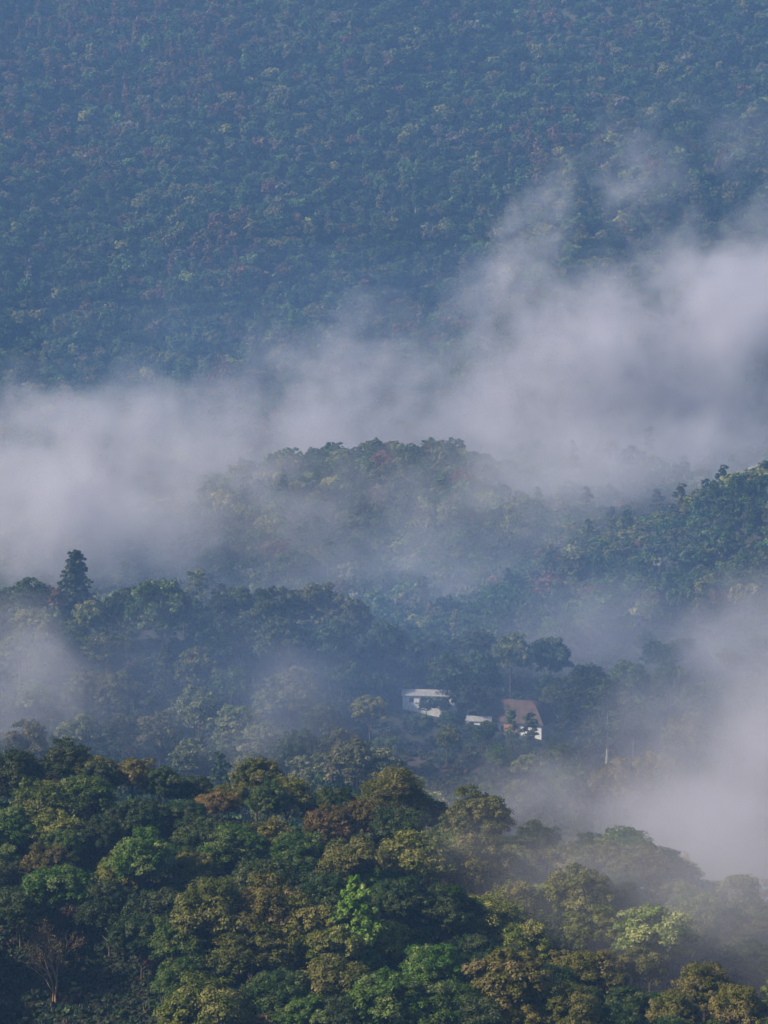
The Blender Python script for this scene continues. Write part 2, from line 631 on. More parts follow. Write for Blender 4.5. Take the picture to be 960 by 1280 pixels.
def field_sheet(name, label, cx, cy, rx, ry, c1, c2, rows=None):
    """a patch of worked soil laid on the hillside"""
    m, nt, out = new_mat(name + "_soil")
    geo = nd(nt, "ShaderNodeNewGeometry")
    n = nd(nt, "ShaderNodeTexNoise", i_Scale=0.35, i_Detail=7.0, i_Roughness=0.7)
    nt.links.new(geo.outputs['Position'], n.inputs['Vector'])
    fac = n.outputs['Fac']
    if rows:
        w = nd(nt, "ShaderNodeTexWave", bands_direction='Y', i_Scale=rows, i_Distortion=2.5)
        nt.links.new(geo.outputs['Position'], w.inputs['Vector'])
        fac = mathn(nt, 'MULTIPLY_ADD', w.outputs['Fac'], 0.35, mathn(nt, 'MULTIPLY', fac, 0.75))
    cr = nd(nt, "ShaderNodeValToRGB")
    cr.color_ramp.elements[0].position, cr.color_ramp.elements[0].color = 0.35, (*c1, 1)
    cr.color_ramp.elements[1].position, cr.color_ramp.elements[1].color = 0.65, (*c2, 1)
    nt.links.new(fac, cr.inputs[0])
    p = nd(nt, "ShaderNodeBsdfPrincipled")
    p.inputs['Roughness'].default_value = 0.95
    nt.links.new(cr.outputs[0], p.inputs['Base Color'])
    nt.links.new(p.outputs[0], out.inputs['Surface'])
    K, J = 28, 10
    V, F = [(cx, cy)], []
    for j in range(1, J + 1):
        for k in range(K):
            a = 2 * PI * k / K
            w_ = 1 + 0.22 * math.sin(2 * a + cx) + 0.12 * math.sin(5 * a + cy)
            V.append((cx + math.cos(a) * rx * w_ * j / J, cy + math.sin(a) * ry * w_ * j / J))
    V = np.array(V)
    # the sheet follows the grid of the terrain, so sample it bilinearly
    fx = (V[:, 0] - XS[0]) / 10.0
    fy = (V[:, 1] - YS[0]) / 10.0
    i0, j0 = np.floor(fx).astype(int), np.floor(fy).astype(int)
    a, b = fx - i0, fy - j0
    Z = gzv.reshape(ny, nx)
    z = (Z[j0, i0] * (1 - a) + Z[j0, i0 + 1] * a) * (1 - b) + (Z[j0 + 1, i0] * (1 - a) + Z[j0 + 1, i0 + 1] * a) * b
    V3 = [(V[i, 0], V[i, 1], z[i] + 0.45) for i in range(len(V))]
    F = [(0, 1 + k, 1 + (k + 1) % K) for k in range(K)]
    for j in range(J - 1):
        for k in range(K):
            p0 = 1 + j * K
            F.append((p0 + k, p0 + K + k, p0 + K + (k + 1) % K, p0 + (k + 1) % K))
    me = bpy.data.meshes.new(name)
    me.from_pydata(V3, [], F)
    me.materials.append(m)
    o = bpy.data.objects.new(name, me)
    o["kind"] = "structure"
    o["label"] = label
    COL.objects.link(o)
    return o


def on(px, d):
    return bear(px) * d, d


FIELDS = [(*on(560, 664), 22, 15), (*on(520, 752), 16, 10), (*on(205, 742), 16, 9)]
field_sheet("field", "bare purplish brown field below the white house", *FIELDS[0], (0.045, 0.04, 0.025), (0.10, 0.066, 0.05))
field_sheet("field", "small bare brown clearing above the long white barn", *FIELDS[1], (0.06, 0.042, 0.035), (0.13, 0.085, 0.07))
field_sheet("field", "dark ploughed terrace under the hilltop trees", *FIELDS[2], (0.018, 0.02, 0.018), (0.04, 0.042, 0.038), rows=0.55)

# ------------------------------------------------------------------ single trees
COLS = {
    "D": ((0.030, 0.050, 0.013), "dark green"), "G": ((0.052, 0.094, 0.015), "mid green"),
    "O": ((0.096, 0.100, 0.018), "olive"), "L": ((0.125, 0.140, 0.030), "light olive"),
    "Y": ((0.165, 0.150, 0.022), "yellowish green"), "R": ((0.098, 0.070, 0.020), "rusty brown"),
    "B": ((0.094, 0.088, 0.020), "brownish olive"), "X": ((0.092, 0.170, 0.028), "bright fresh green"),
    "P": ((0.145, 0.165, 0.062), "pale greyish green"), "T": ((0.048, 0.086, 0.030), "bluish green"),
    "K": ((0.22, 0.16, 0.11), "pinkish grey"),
}
TREES = []        # dicts: x,y,d,px,py,H,D,col,tpl
NEAR = (297, 392)
MID = (600, 800)


def plant(px, py, dpx, col, tpl, rngd, hs=1.0, label=None, kind="broadleaf_tree"):
    T = TPL[tpl]
    d = np.arange(rngd[0], rngd[1], 1.0)
    x = (px - 480) / FPX * d
    s = dpx * d / FPX / T["D"]
    top = ground(x, d) + T["H"] * s * hs
    pyt = py_of(top, d)
    hit = np.nonzero(pyt <= py)[0]
    i = int(hit[0]) if len(hit) else int(np.argmin(pyt))
    g = rng
    TREES.append(dict(x=float(x[i]), y=float(d[i]), px=px, py=float(pyt[i]) + dpx * 0.4, s=float(s[i]), hs=hs, D=dpx * d[i] / FPX,
                      col=col, tpl=tpl, label=label, kind=kind, rot=float(g.uniform(0, 2 * PI))))


def bl():
    return "broadleaf%d" % rng.integers(0, 8)


def ro():
    return "rosette%d" % rng.integers(0, 3)


near_list = [
    # crest, left to right
    (14, 934, 78, "D"), (78, 920, 74, "D"), (108, 910, 64, "B"), (160, 930, 62, "B"), (196, 957, 58, "D"), (236, 955, 62, "D"),
    (284, 948, 52, "O"), (318, 944, 70, "O"), (268, 990, 60, "R2"), (356, 968, 74, "Lr"), (398, 974, 58, "L"), (428, 962, 54, "Y"),
    (412, 1004, 76, "R"), (455, 1000, 66, "R"), (540, 984, 58, "D"), (600, 982, 90, "O"), (646, 1016, 44, "Y"), (674, 1010, 66, "D"),
    (-25, 940, 80, "D"), (48, 945, 50, "B"),
    # second rows
    (40, 972, 72, "Lr"), (104, 968, 78, "G"), (8, 1008, 70, "G"), (62, 1014, 68, "Lr"), (168, 1000, 74, "D"), (128, 1016, 66, "D"), (96, 1030, 54, "Or"),
    (172, 1036, 84, "G"), (222, 1000, 70, "D"), (150, 1058, 78, "Lr"), (246, 1022, 76, "D"), (292, 1030, 88, "G"), (334, 1074, 96, "D"),
    (240, 1064, 66, "B"), (336, 1020, 70, "Or"), (372, 1042, 84, "G"), (440, 1050, 88, "B"), (402, 1084, 96, "D"), (500, 1010, 78, "D"),
    (520, 1036, 100, "Lr"), (562, 1042, 66, "Lr"), (500, 1094, 74, "D"), (470, 1080, 70, "G"), (600, 1040, 84, "O"), (640, 1056, 74, "O"),
    # third rows
    (262, 1090, 112, "O"), (330, 1098, 104, "B"), (384, 1122, 92, "O"), (190, 1108, 96, "D"), (128, 1098, 86, "D"), (62, 1084, 94, "G"),
    (16, 1108, 86, "D"), (312, 1150, 104, "O"), (226, 1148, 92, "G"), (170, 1140, 84, "D"), (416, 1152, 86, "O"), (474, 1150, 80, "Y"),
    (522, 1158, 60, "D"), (548, 1176, 88, "G"), (640, 1182, 108, "B"), (592, 1166, 70, "D"), (560, 1100, 88, "D"), (250, 1180, 80, "D"),
    (246, 1228, 124, "L"), (346, 1216, 96, "D"), (418, 1200, 98, "O"), (488, 1212, 106, "G"), (438, 1250, 90, "D"), (562, 1226, 96, "G"),
    (652, 1256, 66, "Y"), (692, 1204, 74, "D"), (736, 1186, 96, "B"), (768, 1212, 50, "D"), (802, 1236, 64, "D"), (852, 1236, 74, "B"),
    (600, 1262, 90, "D"), (330, 1262, 80, "B"), (720, 1262, 80, "O"), (520, 1268, 86, "G"), (904, 1276, 70, "O"), (380, 1268, 86, "G"),
    (780, 1280, 80, "D"), (850, 1284, 90, "D"), (965, 1270, 80, "D"),
    # misty right half
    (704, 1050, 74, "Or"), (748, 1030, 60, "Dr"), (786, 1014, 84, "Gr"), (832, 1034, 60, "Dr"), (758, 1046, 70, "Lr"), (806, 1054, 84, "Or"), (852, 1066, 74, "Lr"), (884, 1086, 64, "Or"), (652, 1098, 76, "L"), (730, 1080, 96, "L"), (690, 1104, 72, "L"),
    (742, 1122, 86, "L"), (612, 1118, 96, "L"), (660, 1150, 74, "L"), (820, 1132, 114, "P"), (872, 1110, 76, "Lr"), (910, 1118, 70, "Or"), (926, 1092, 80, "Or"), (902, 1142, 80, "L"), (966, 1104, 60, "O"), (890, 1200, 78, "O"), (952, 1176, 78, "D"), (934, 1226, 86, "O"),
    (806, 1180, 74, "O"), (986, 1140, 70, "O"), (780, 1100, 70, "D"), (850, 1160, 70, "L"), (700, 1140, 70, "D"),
]
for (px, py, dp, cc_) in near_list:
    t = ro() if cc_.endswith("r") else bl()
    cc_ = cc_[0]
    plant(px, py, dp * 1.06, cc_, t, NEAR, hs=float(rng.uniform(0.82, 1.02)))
plant(492, 953, 98, "O", "pine0", NEAR, 0.95, "round crowned needle pine standing highest on the near crest", "pine_tree")
plant(446, 1096, 92, "X", "pointed0", (300, 332), 1.15, "bright fresh green tree glowing among olive crowns on the near slope")
plant(60, 1156, 82, "R", "bare0", (297, 345), 1.0, "nearly leafless tree with reddish twigs above the dark thicket", "bare_tree")
plant(862, 1022, 46, "K", "bare0", (350, 392), 1.5, "thin wispy bare tree on the misty crest beside dark round crowns", "bare_tree")
N_NEAR_HERO = len(TREES)


def mk():
    return "midleaf%d" % rng.integers(0, 7)


mid_list = [
    (22, 722, 64, "T"), (56, 730, 52, "K"), (148, 736, 62, "D"), (200, 722, 88, "G"), (297, 733, 46, "G"),
    (342, 732, 66, "D"), (318, 742, 44, "T"), (392, 728, 84, "B"), (434, 744, 66, "B"), (110, 752, 50, "L"), (228, 740, 50, "G"), (276, 742, 52, "D"),
    (40, 760, 60, "L"), (84, 776, 56, "G"), (130, 790, 64, "O"), (20, 790, 60, "P"), (60, 810, 60, "O"), (258, 770, 56, "G"), (268, 790, 56, "G"), (300, 772, 50, "T"), (352, 770, 66, "T"), (412, 770, 62, "T"),
    (240, 808, 62, "O"), (286, 834, 58, "G"), (246, 856, 84, "P"), (196, 888, 66, "P"), (292, 880, 66, "P"), (140, 838, 70, "O"),
    (324, 902, 70, "P"), (232, 924, 58, "P"), (100, 840, 64, "O"), (100, 890, 64, "P"), (150, 890, 60, "O"), (40, 850, 60, "P"), (30, 900, 60, "O"),
    (426, 824, 48, "G"), (462, 868, 56, "X2"), (402, 880, 60, "D"), (422, 908, 66, "B"), (442, 924, 92, "P"), (360, 832, 54, "P"), (378, 850, 50, "O"), (340, 860, 60, "P"), (484, 920, 44, "P"),
    (370, 910, 76, "T"), (390, 940, 60, "P"), (310, 940, 60, "P"), (270, 930, 50, "P"), (533, 870, 24, "T"), (552, 872, 26, "D"), (573, 862, 36, "T"), (530, 892, 34, "T"), (563, 888, 36, "G"), (586, 850, 44, "D"), (612, 834, 36, "G"),
    (626, 930, 44, "G"), (560, 905, 34, "O"), (604, 900, 36, "T"),
    (796, 872, 60, "T"), (700, 915, 34, "D"), (770, 950, 60, "O"), (820, 940, 70, "O"), (720, 955, 50, "T"),
    (452, 806, 44, "T"), (536, 828, 40, "G"), (560, 815, 56, "T"), (600, 812, 50, "T"), (830, 800, 56, "T"), (790, 826, 56, "G"), (840, 830, 60, "T"), (690, 795, 60, "T"), (640, 790, 56, "L"), (590, 785, 56, "T"), (530, 790, 56, "T"), (480, 775, 60, "T"),
    (880, 850, 66, "T"), (930, 840, 66, "T"), (860, 890, 66, "O"), (920, 900, 66, "T"), (880, 950, 66, "T"), (940, 960, 66, "O"), (650, 975, 44, "O"), (480, 960, 60, "P"),
]
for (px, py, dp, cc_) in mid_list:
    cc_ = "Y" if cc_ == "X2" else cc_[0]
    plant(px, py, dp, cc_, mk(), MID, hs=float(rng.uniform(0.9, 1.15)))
plant(92, 682, 58, "D", "spire0", MID, 0.85, "tallest dark pointed tree rising above the misty hilltop by a white shed", "conical_tree")
plant(205, 808, 48, "D", "spire1", MID, 0.9, "dark conical tree in shade halfway down the misty village hill", "conical_tree")
plant(246, 710, 34, "L", "tallgum0", MID, 0.75, "slim light green tree standing above the hilltop crowns", "tall_tree")
plant(273, 714, 26, "B", "tallgum1", MID, 0.8, "slim brownish tree beside the slim light green one on the hilltop", "tall_tree")
plant(742, 826, 98, "D", "giant0", (640, 720), 0.92, "biggest dark spreading tree standing just right of the brown roofed house", "tall_tree")
plant(762, 846, 60, "T", "tallgum1", MID, 0.8, "tall loose tree leaning out of the mist behind the biggest dark one", "tall_tree")
plant(641, 884, 24, "G", "slender0", MID, 0.85, "slender green sapling in front of the brown roofed house", "slender_tree")
plant(665, 892, 26, "D", "slender1", MID, 0.8, "slender dark sapling standing before the white end of the house", "slender_tree")
for t in TREES[N_NEAR_HERO:]:
    t["mid"] = True

# the house and farm buildings keep their ground clear
HOUSE = on(648, 712)
BARN = on(538, 716)
SHED = on(120, 768)
CLEAR = [(BARN[0] - 9, BARN[1] - 7, 13), (BARN[0] - 20, BARN[1] - 10, 8), (HOUSE[0], HOUSE[1] - 3, 17), (BARN[0], BARN[1] - 2, 12), (SHED[0], SHED[1] - 4, 6)]


def blocked(x, y, pad=0):
    for (cx, cy, rx, ry) in FIELDS:
        if ((x - cx) / (rx + pad)) ** 2 + ((y - cy) / (ry + pad)) ** 2 < 1:
            return True
    for (cx, cy, r) in CLEAR:
        if (x - cx) ** 2 + (y - cy) ** 2 < (r + pad) ** 2:
            return True
        if cy - 60 < y < cy and abs(x / y - cx / cy) * cy < r * 0.7 and y > 620 and cy - y < 26:
            return True
    return False


def fill(n_max, x0, x1, y0, y1, rmin, colf, tplf, dm, frame, mid):
    xs = np.array([t["x"] for t in TREES])
    ys = np.array([t["y"] for t in TREES])
    pts = []
    tries = 0
    g = np.random.default_rng(77 + int(y0))
    while tries < 9000 and len(pts) < n_max:
        tries += 1
        y = g.uniform(y0, y1)
        x = g.uniform(x0, x1) * y / FPX
        if np.any((xs - x) ** 2 + (ys - y) ** 2 < rmin ** 2):
            continue
        if any((p[0] - x) ** 2 + (p[1] - y) ** 2 < rmin ** 2 for p in pts) or blocked(x, y, 4):
            continue
        px = 480 + FPX * x / y
        if not mid and px < 205 and y < 332:      # thicket below the bare tree stays open
            continue
        pts.append((x, y))
        t = tplf()
        D = dm * g.uniform(0.75, 1.1)
        s = D / TPL[t]["D"]
        TREES.append(dict(x=x, y=y, px=px, py=float(py_of(gz(x, y) + TPL[t]["H"] * s, y)) + D * 0.4 * FPX / y, s=s, hs=g.uniform(0.85, 1.05), D=D, col=colf(g), tpl=t, label=None,
                          kind="broadleaf_tree", rot=g.uniform(0, 2 * PI), mid=mid))


fill(46, -520, 520, 299, 388, 5.7, lambda g: g.choice(list("DDDGOB")), bl, 8.0, True, False)
fill(44, -500, 510, 604, 790, 9.0, lambda g: g.choice(list("TTGOPD")), mk, 10.0, True, True)

LANDMARKS = [
    (446, 1140, "the bright green tree"), (60, 1190, "the leafless reddish tree"), (492, 1000, "the round needle pine"), (246, 1265, "the broad pale bottom bush"),
    (736, 1230, "the brown lower tree"), (820, 1180, "the palest misty crown"), (796, 1050, "the dark misty clump"), (425, 1035, "the rusty brown pair"),
    (92, 730, "the tall pointed tree"), (655, 885, "the brown roofed house"), (540, 880, "the long white barn"), (730, 880, "the biggest dark tree"), (205, 845, "the dark conical tree"),
    (462, 890, "the yellow village tree"), (560, 950, "the bare purplish field"), (20, 960, "the crest's left end"), (392, 760, "the brownish hilltop crown"), (165, 1085, "the shady hollow"), (620, 1020, "the olive crest crown"),
]


def rel_words(dx, dy):
    r = math.hypot(dx, dy)
    if r < 22:
        return "at"
    a = math.degrees(math.atan2(-dy, dx)) % 360
    k = int((a + 22.5) // 45) % 8
    w = ["right of", "up-right of", "above", "up-left of", "left of", "down-left of", "below", "down-right of"][k]
    return ("just " if r < 70 else "further " if r < 130 else "far ") + w


def form_word(t):
    b = t["tpl"].rstrip("0123456789")
    return {"rosette": "big leaved tree", "pine": "pine", "slender": "slender tree", "tallgum": "tall tree", "spire": "conical tree", "bare": "bare tree", "giant": "tall tree", "pointed": "pointed tree"}.get(b, "round tree")


def make_labels():
    seen = {}
    for t in TREES:
        if t["label"]:
            continue
        best = sorted(LANDMARKS, key=lambda m: (m[0] - t["px"]) ** 2 + (m[1] - t["py"]) ** 2 * 1.2)
        size = "small " if t["D"] < (7.5 if not t.get("mid") else 11) else "wide " if t["D"] > (11 if not t.get("mid") else 17) else ""
        m = best[0]
        rw = rel_words(t["px"] - m[0], t["py"] - m[1])
        t["base"] = size + COLS[t["col"]][1] + " " + form_word(t) + " " + ("beside" if rw == "at" else rw) + " " + m[2]
        seen.setdefault(t["base"], []).append(t)
    orders = ["first", "second", "third", "fourth", "fifth", "sixth", "seventh", "eighth"]
    for b, L_ in seen.items():
        if len(L_) == 1:
            L_[0]["label"] = b
            continue
        L_.sort(key=lambda t: t["px"])
        for i, t in enumerate(L_):
            if len(L_) == 2:
                t["label"] = b + (", left one" if i == 0 else ", right one")
            else:
                t["label"] = b + ", " + orders[min(i, 7)] + " from left"


make_labels()
CAT = {"broadleaf_tree": "tree", "pine_tree": "pine", "bare_tree": "bare tree", "conical_tree": "conifer", "tall_tree": "tall tree", "slender_tree": "sapling"}
GRP = {True: "trees on the misty village hill", False: "trees on the near hillside"}


def place_tree(t):
    T = TPL[t["tpl"]]
    z = gz(t["x"], t["y"])
    r = bpy.data.objects.new(t["kind"], None)
    r.empty_display_size = 0.5
    COL.objects.link(r)
    r.location = (t["x"], t["y"], z - 0.1)
    r.rotation_euler = (0, 0, t["rot"])
    r.scale = (t["s"], t["s"], t["s"] * t["hs"])
    r["label"] = t["label"]
    r["category"] = CAT[t["kind"]]
    r["group"] = GRP[bool(t.get("mid"))]
    for part in ("trunk", "crown"):
        o = bpy.data.objects.new(part, T[part])
        COL.objects.link(o)
        o.parent = r
        if part == "crown":
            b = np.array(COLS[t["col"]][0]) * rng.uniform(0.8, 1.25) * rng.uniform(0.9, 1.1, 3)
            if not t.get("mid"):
                b = b * np.array([1.2, 1.2, 0.88])      # near crowns tinted brighter and yellower, warm sunlight put into the leaf colour
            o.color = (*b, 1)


for t in TREES:
    place_tree(t)
print("TREES", len(TREES), [(t["px"], round(t["y"]), round(t["D"],1), round(t["s"]*t["hs"]*TPL[t["tpl"]]["H"],1)) for t in TREES if t["tpl"] in ("pointed0","pine0","giant0","spire0")])

# pale dead boles
def snag(px, d, h, label):
    g = np.random.default_rng(int(px))
    V, F = [], []
    pts = [(0, 0, -0.6), (0.05, 0, h * 0.3), (0.12, 0.05, h * 0.65), (0.05, 0.1, h)]
    tube(V, F, pts, [0.33, 0.27, 0.2, 0.08], 7)
    tube(V, F, [(0.1, 0, h * 0.6), (0.8, 0.1, h * 0.78), (1.1, 0.2, h * 0.9)], [0.12, 0.08, 0.03], 5)
    tube(V, F, [(0.1, 0, h * 0.72), (-0.5, 0.1, h * 0.86), (-0.7, 0, h * 0.98)], [0.1, 0.06, 0.02], 5)
    me = mesh_np("dead_trunk", np.array(V), np.array(F), M_BARK_PALE, smooth=True)
    o = bpy.data.objects.new("dead_trunk", me)
    COL.objects.link(o)
    x, y = on(px, d)
    o.location = (x, y, gz(x, y))
    o["label"] = label
    o["category"] = "dead tree"


snag(163, 668, 12, "pale bare dead trunk standing upright among misty green crowns")
snag(424, 935, 13, "thin pale dead trunk on the misty slope below the middle ridge")
snag(263, 720, 8, "short white dead trunk under the green hilltop tree")
snag(299, 716, 7, "short pinkish dead trunk right of the short white one")


# ------------------------------------------------------------------ farm buildings
def box_mesh(name, boxes, mat):
    V, F = [], []
    for (x0, x1, y0, y1, z0, z1) in boxes:
        n = len(V)
        V += [(x0, y0, z0), (x1, y0, z0), (x1, y1, z0), (x0, y1, z0), (x0, y0, z1), (x1, y0, z1), (x1, y1, z1), (x0, y1, z1)]
        F += [(n, n + 3, n + 2, n + 1), (n + 4, n + 5, n + 6, n + 7), (n, n + 1, n + 5, n + 4), (n + 1, n + 2, n + 6, n + 5), (n + 2, n + 3, n + 7, n + 6), (n + 3, n, n + 4, n + 7)]
    me = bpy.data.meshes.new(name)
    me.from_pydata(V, [], F)
    me.materials.append(mat)
    return me


def surf(name, c1, c2, scale=1.2, rough=0.8, wave=None):
    m, nt, out = new_mat(name)
    tc = nd(nt, "ShaderNodeTexCoord")
    n = nd(nt, "ShaderNodeTexNoise", i_Scale=scale, i_Detail=7.0, i_Roughness=0.65)
    nt.links.new(tc.outputs['Object'], n.inputs['Vector'])
    fac = n.outputs['Fac']
    p = nd(nt, "ShaderNodeBsdfPrincipled")
    p.inputs['Roughness'].default_value = rough
    if wave:
        w = nd(nt, "ShaderNodeTexWave", bands_direction='X', i_Scale=wave)
        nt.links.new(tc.outputs['Object'], w.inputs['Vector'])
        bp = nd(nt, "ShaderNodeBump")
        bp.inputs['Distance'].default_value = 0.08
        nt.links.new(w.outputs['Fac'], bp.inputs['Height'])
        nt.links.new(bp.outputs[0], p.inputs['Normal'])
    cr = nd(nt, "ShaderNodeValToRGB")
    cr.color_ramp.elements[0].position, cr.color_ramp.elements[0].color = 0.35, (*c1, 1)
    cr.color_ramp.elements[1].position, cr.color_ramp.elements[1].color = 0.65, (*c2, 1)
    nt.links.new(fac, cr.inputs[0])
    nt.links.new(cr.outputs[0], p.inputs['Base Color'])
    nt.links.new(p.outputs[0], out.inputs['Surface'])
    return m


M_WHITE = surf("white_plaster", (0.62, 0.60, 0.58), (0.82, 0.81, 0.79), 0.9)
M_ROOF = surf("red_roof_tiles", (0.06, 0.042, 0.033), (0.15, 0.085, 0.06), 0.6, wave=1.2)
M_ROOFG = surf("grey_roof_sheet", (0.30, 0.29, 0.29), (0.48, 0.47, 0.46), 0.7, 0.6, wave=1.5)
M_BRICK = surf("orange_render", (0.30, 0.13, 0.06), (0.42, 0.2, 0.1), 1.5)
M_DARK = surf("dark_glass", (0.02, 0.025, 0.03), (0.05, 0.055, 0.06), 2.0, 0.2)
M_WOOD = surf("brown_wood", (0.07, 0.04, 0.025), (0.14, 0.085, 0.05), 2.0)


def part(name, me, root, loc=(0, 0, 0)):
    o = bpy.data.objects.new(name, me)
    COL.objects.link(o)
    o.parent = root
    o.location = loc
    return o


def hip_roof(name, L, W, z0, h, ridge, over, mat, sag=0.6):
    """hipped roof with a softly swelling slope; thick eaves"""
    rings = 7
    V, F = [], []
    for k in range(rings + 1):
        t = k / rings
        e = t ** 0.9
        hx = (L / 2 + over) * (1 - e) + ridge / 2 * e
        hy = (W / 2 + over) * (1 - e) + 0.06 * e
        z = z0 + h * math.sin(t * PI / 2) ** (0.9)
        V += [(-hx, -hy, z), (hx, -hy, z), (hx, hy, z), (-hx, hy, z)]
    for k in range(rings):
        for j in range(4):
            a, b = k * 4 + j, k * 4 + (j + 1) % 4
            F.append((a, b, b + 4, a + 4))
    F.append(tuple(rings * 4 + j for j in range(4)))
    n = len(V)
    hx, hy = L / 2 + over, W / 2 + over
    V += [(-hx, -hy, z0 - 0.25), (hx, -hy, z0 - 0.25), (hx, hy, z0 - 0.25), (-hx, hy, z0 - 0.25)]
    for j in range(4):
        F.append((n + j, n + (j + 1) % 4, (j + 1) % 4, j))
    F.append((n + 3, n + 2, n + 1, n))
    me = bpy.data.meshes.new(name)
    me.from_pydata(V, [], F)
    me.materials.append(mat)
    return me


def gable_roof(name, L, W, z0, h, over, mat):
    hx, hy = L / 2 + over, W / 2 + over
    t = 0.22
    V = [(-hx, -hy, z0 - 0.1), (hx, -hy, z0 - 0.1), (hx, 0, z0 + h), (-hx, 0, z0 + h), (-hx, hy, z0 - 0.1), (hx, hy, z0 - 0.1)]
    V += [(x, y, z - t) for x, y, z in V]
    F = [(0, 1, 2, 3), (3, 2, 5, 4), (7, 6, 9, 8), (8, 9, 10, 11), (0, 6, 7, 1), (4, 5, 11, 10), (0, 3, 9, 6), (3, 4, 10, 9), (1, 7, 8, 2), (2, 8, 11, 5)]
    me = bpy.data.meshes.new(name)
    me.from_pydata(V, [], F)
    me.materials.append(mat)
    return me


def building(name, label, x, y, rz, L, W, h, roof, wins, door_x, base=6.0, mat_mid=None):
    r = bpy.data.objects.new(name, None)
    COL.objects.link(r)
    z = gz(x, y) + (2.2 if name == "barn" else 0.0)
    r.location = (x, y, z)
    r.rotation_euler = (0, 0, rz)
    r["label"] = label
    r["category"] = "building"
    part("wall", box_mesh("wall", [(-L / 2, L / 2, -W / 2, W / 2, -base, h)], M_WHITE), r)
    part("roof", roof, r)
    y0 = -W / 2 - 0.04
    for wx in wins:
        f = part("window", box_mesh("window", [(-0.8, 0.8, -0.05, 0.05, -0.75, -0.63), (-0.8, 0.8, -0.05, 0.05, 0.63, 0.75), (-0.8, -0.68, -0.05, 0.05, -0.63, 0.63), (0.68, 0.8, -0.05, 0.05, -0.63, 0.63), (-0.05, 0.05, -0.04, 0.04, -0.63, 0.63)], M_WOOD), r, (wx, y0, h * 0.55))
        part("pane", box_mesh("pane", [(-0.66, 0.66, 0.0, 0.03, -0.62, 0.62)], M_DARK), f)
    dr = part("door", box_mesh("door", [(-0.6, 0.6, -0.05, 0.05, -1.1, 1.1)], M_WOOD), r, (door_x, y0, 1.15))
    if mat_mid:
        part("porch_wall", box_mesh("porch_wall", [(mat_mid[0], mat_mid[1], y0 - 0.9, y0 - 0.02, -base, h - 0.4)], M_BRICK), r)
    return r


building("farm_house", "white walled house with a big dull brown hipped roof", HOUSE[0], HOUSE[1], R_(-24), 22, 12, 3.8, hip_roof("roof", 22, 12, 3.8, 6.6, 10, 1.0, M_ROOF), (-8.5, -5.5, 5.5, 8.5), -2.8, mat_mid=(-2.0, 2.6))
building("barn", "long low white barn with a grey roof behind trees", BARN[0], BARN[1], R_(-8), 18, 6, 3.9, gable_roof("roof", 18, 6, 3.9, 1.5, 0.5, M_ROOFG), (-6, -2, 6), 2.5)
building("outbuilding", "low white outbuilding with a grey roof left of the brown roofed house", *on(601, 708), R_(-15), 8, 4.5, 3.0, gable_roof("roof", 8, 4.5, 3.0, 1.2, 0.4, M_ROOFG), (-2.2,), 1.4)
building("shed", "small white roofed shed beside the tallest pointed hilltop tree", SHED[0], SHED[1], R_(10), 6, 4, 2.6, gable_roof("roof", 6, 4, 2.6, 1.1, 0.4, M_WHITE), (1.6,), -1.2, base=2.0)

# ------------------------------------------------------------------ forests (countless trees)
def jgrid(x0, x1, y0, y1, sp, seed):
    g = np.random.default_rng(seed)
    X, Y = np.meshgrid(np.arange(x0, x1, sp), np.arange(y0, y1, sp))
    X[::2] += sp / 2
    X = X.ravel() + g.uniform(-0.42, 0.42, X.size) * sp
    Y = Y.ravel() + g.uniform(-0.42, 0.42, Y.size) * sp
    return X, Y, g


def tints(g, n, table, w):
    k = g.choice(len(table), n, p=np.array(w) / sum(w))
    b = np.array(table)[k]
    return b * g.uniform(0.75, 1.3, (n, 1)) * g.uniform(0.92, 1.08, (n, 3)), k


TXY = np.array([(t["x"], t["y"]) for t in TREES])

# far mountain
X, Y, g = jgrid(-760, 760, 1330, 2330, 7.8, 5)
px = 480 + FPX * X / Y
k = (px > -420) & (px < 1380)
X, Y, px = X[k], Y[k], px[k]
Z = ground(X, Y)
n = len(X)
table = [(0.030, 0.066, 0.014), (0.075, 0.135, 0.020), (0.125, 0.130, 0.022), (0.15, 0.088, 0.03), (0.23, 0.24, 0.03), (0.17, 0.16, 0.09)]
tint, kk = tints(g, n, table, [40, 28, 20, 4, 2, 4])
redz = vnoise(X / 110.0 + 3, Y / 90.0, 21) + 0.35 * vnoise(X / 25.0, Y / 25.0, 22)
red = (redz > 0.86 - 0.1 * (px < 320)) & ((px < 330) | ((px > 640) & (Y > 1780))) & (g.uniform(0, 1, n) < 0.45)
tint[red] = np.array([0.150, 0.090, 0.028]) * g.uniform(0.7, 1.25, (int(red.sum()), 1))
zone = 0.72 + 0.6 * (0.65 * vnoise(X / 120.0 + 0.004 * Y, Y / 170.0, 31) + 0.35 * vnoise(X / 40.0, Y / 50.0, 32))
tint *= zone[:, None]
con = (red & (g.uniform(0, 1, n) < 0.5)) | (g.uniform(0, 1, n) < 0.08)
idx = np.where(con, N_TREE + g.integers(0, N_CON, n), g.integers(0, N_TREE, n))
s = np.clip(np.exp(g.normal(0.18, 0.25, n)), 0.75, 2.0)
scl = np.stack([s, s, s * g.uniform(0.85, 1.25, n)], 1)
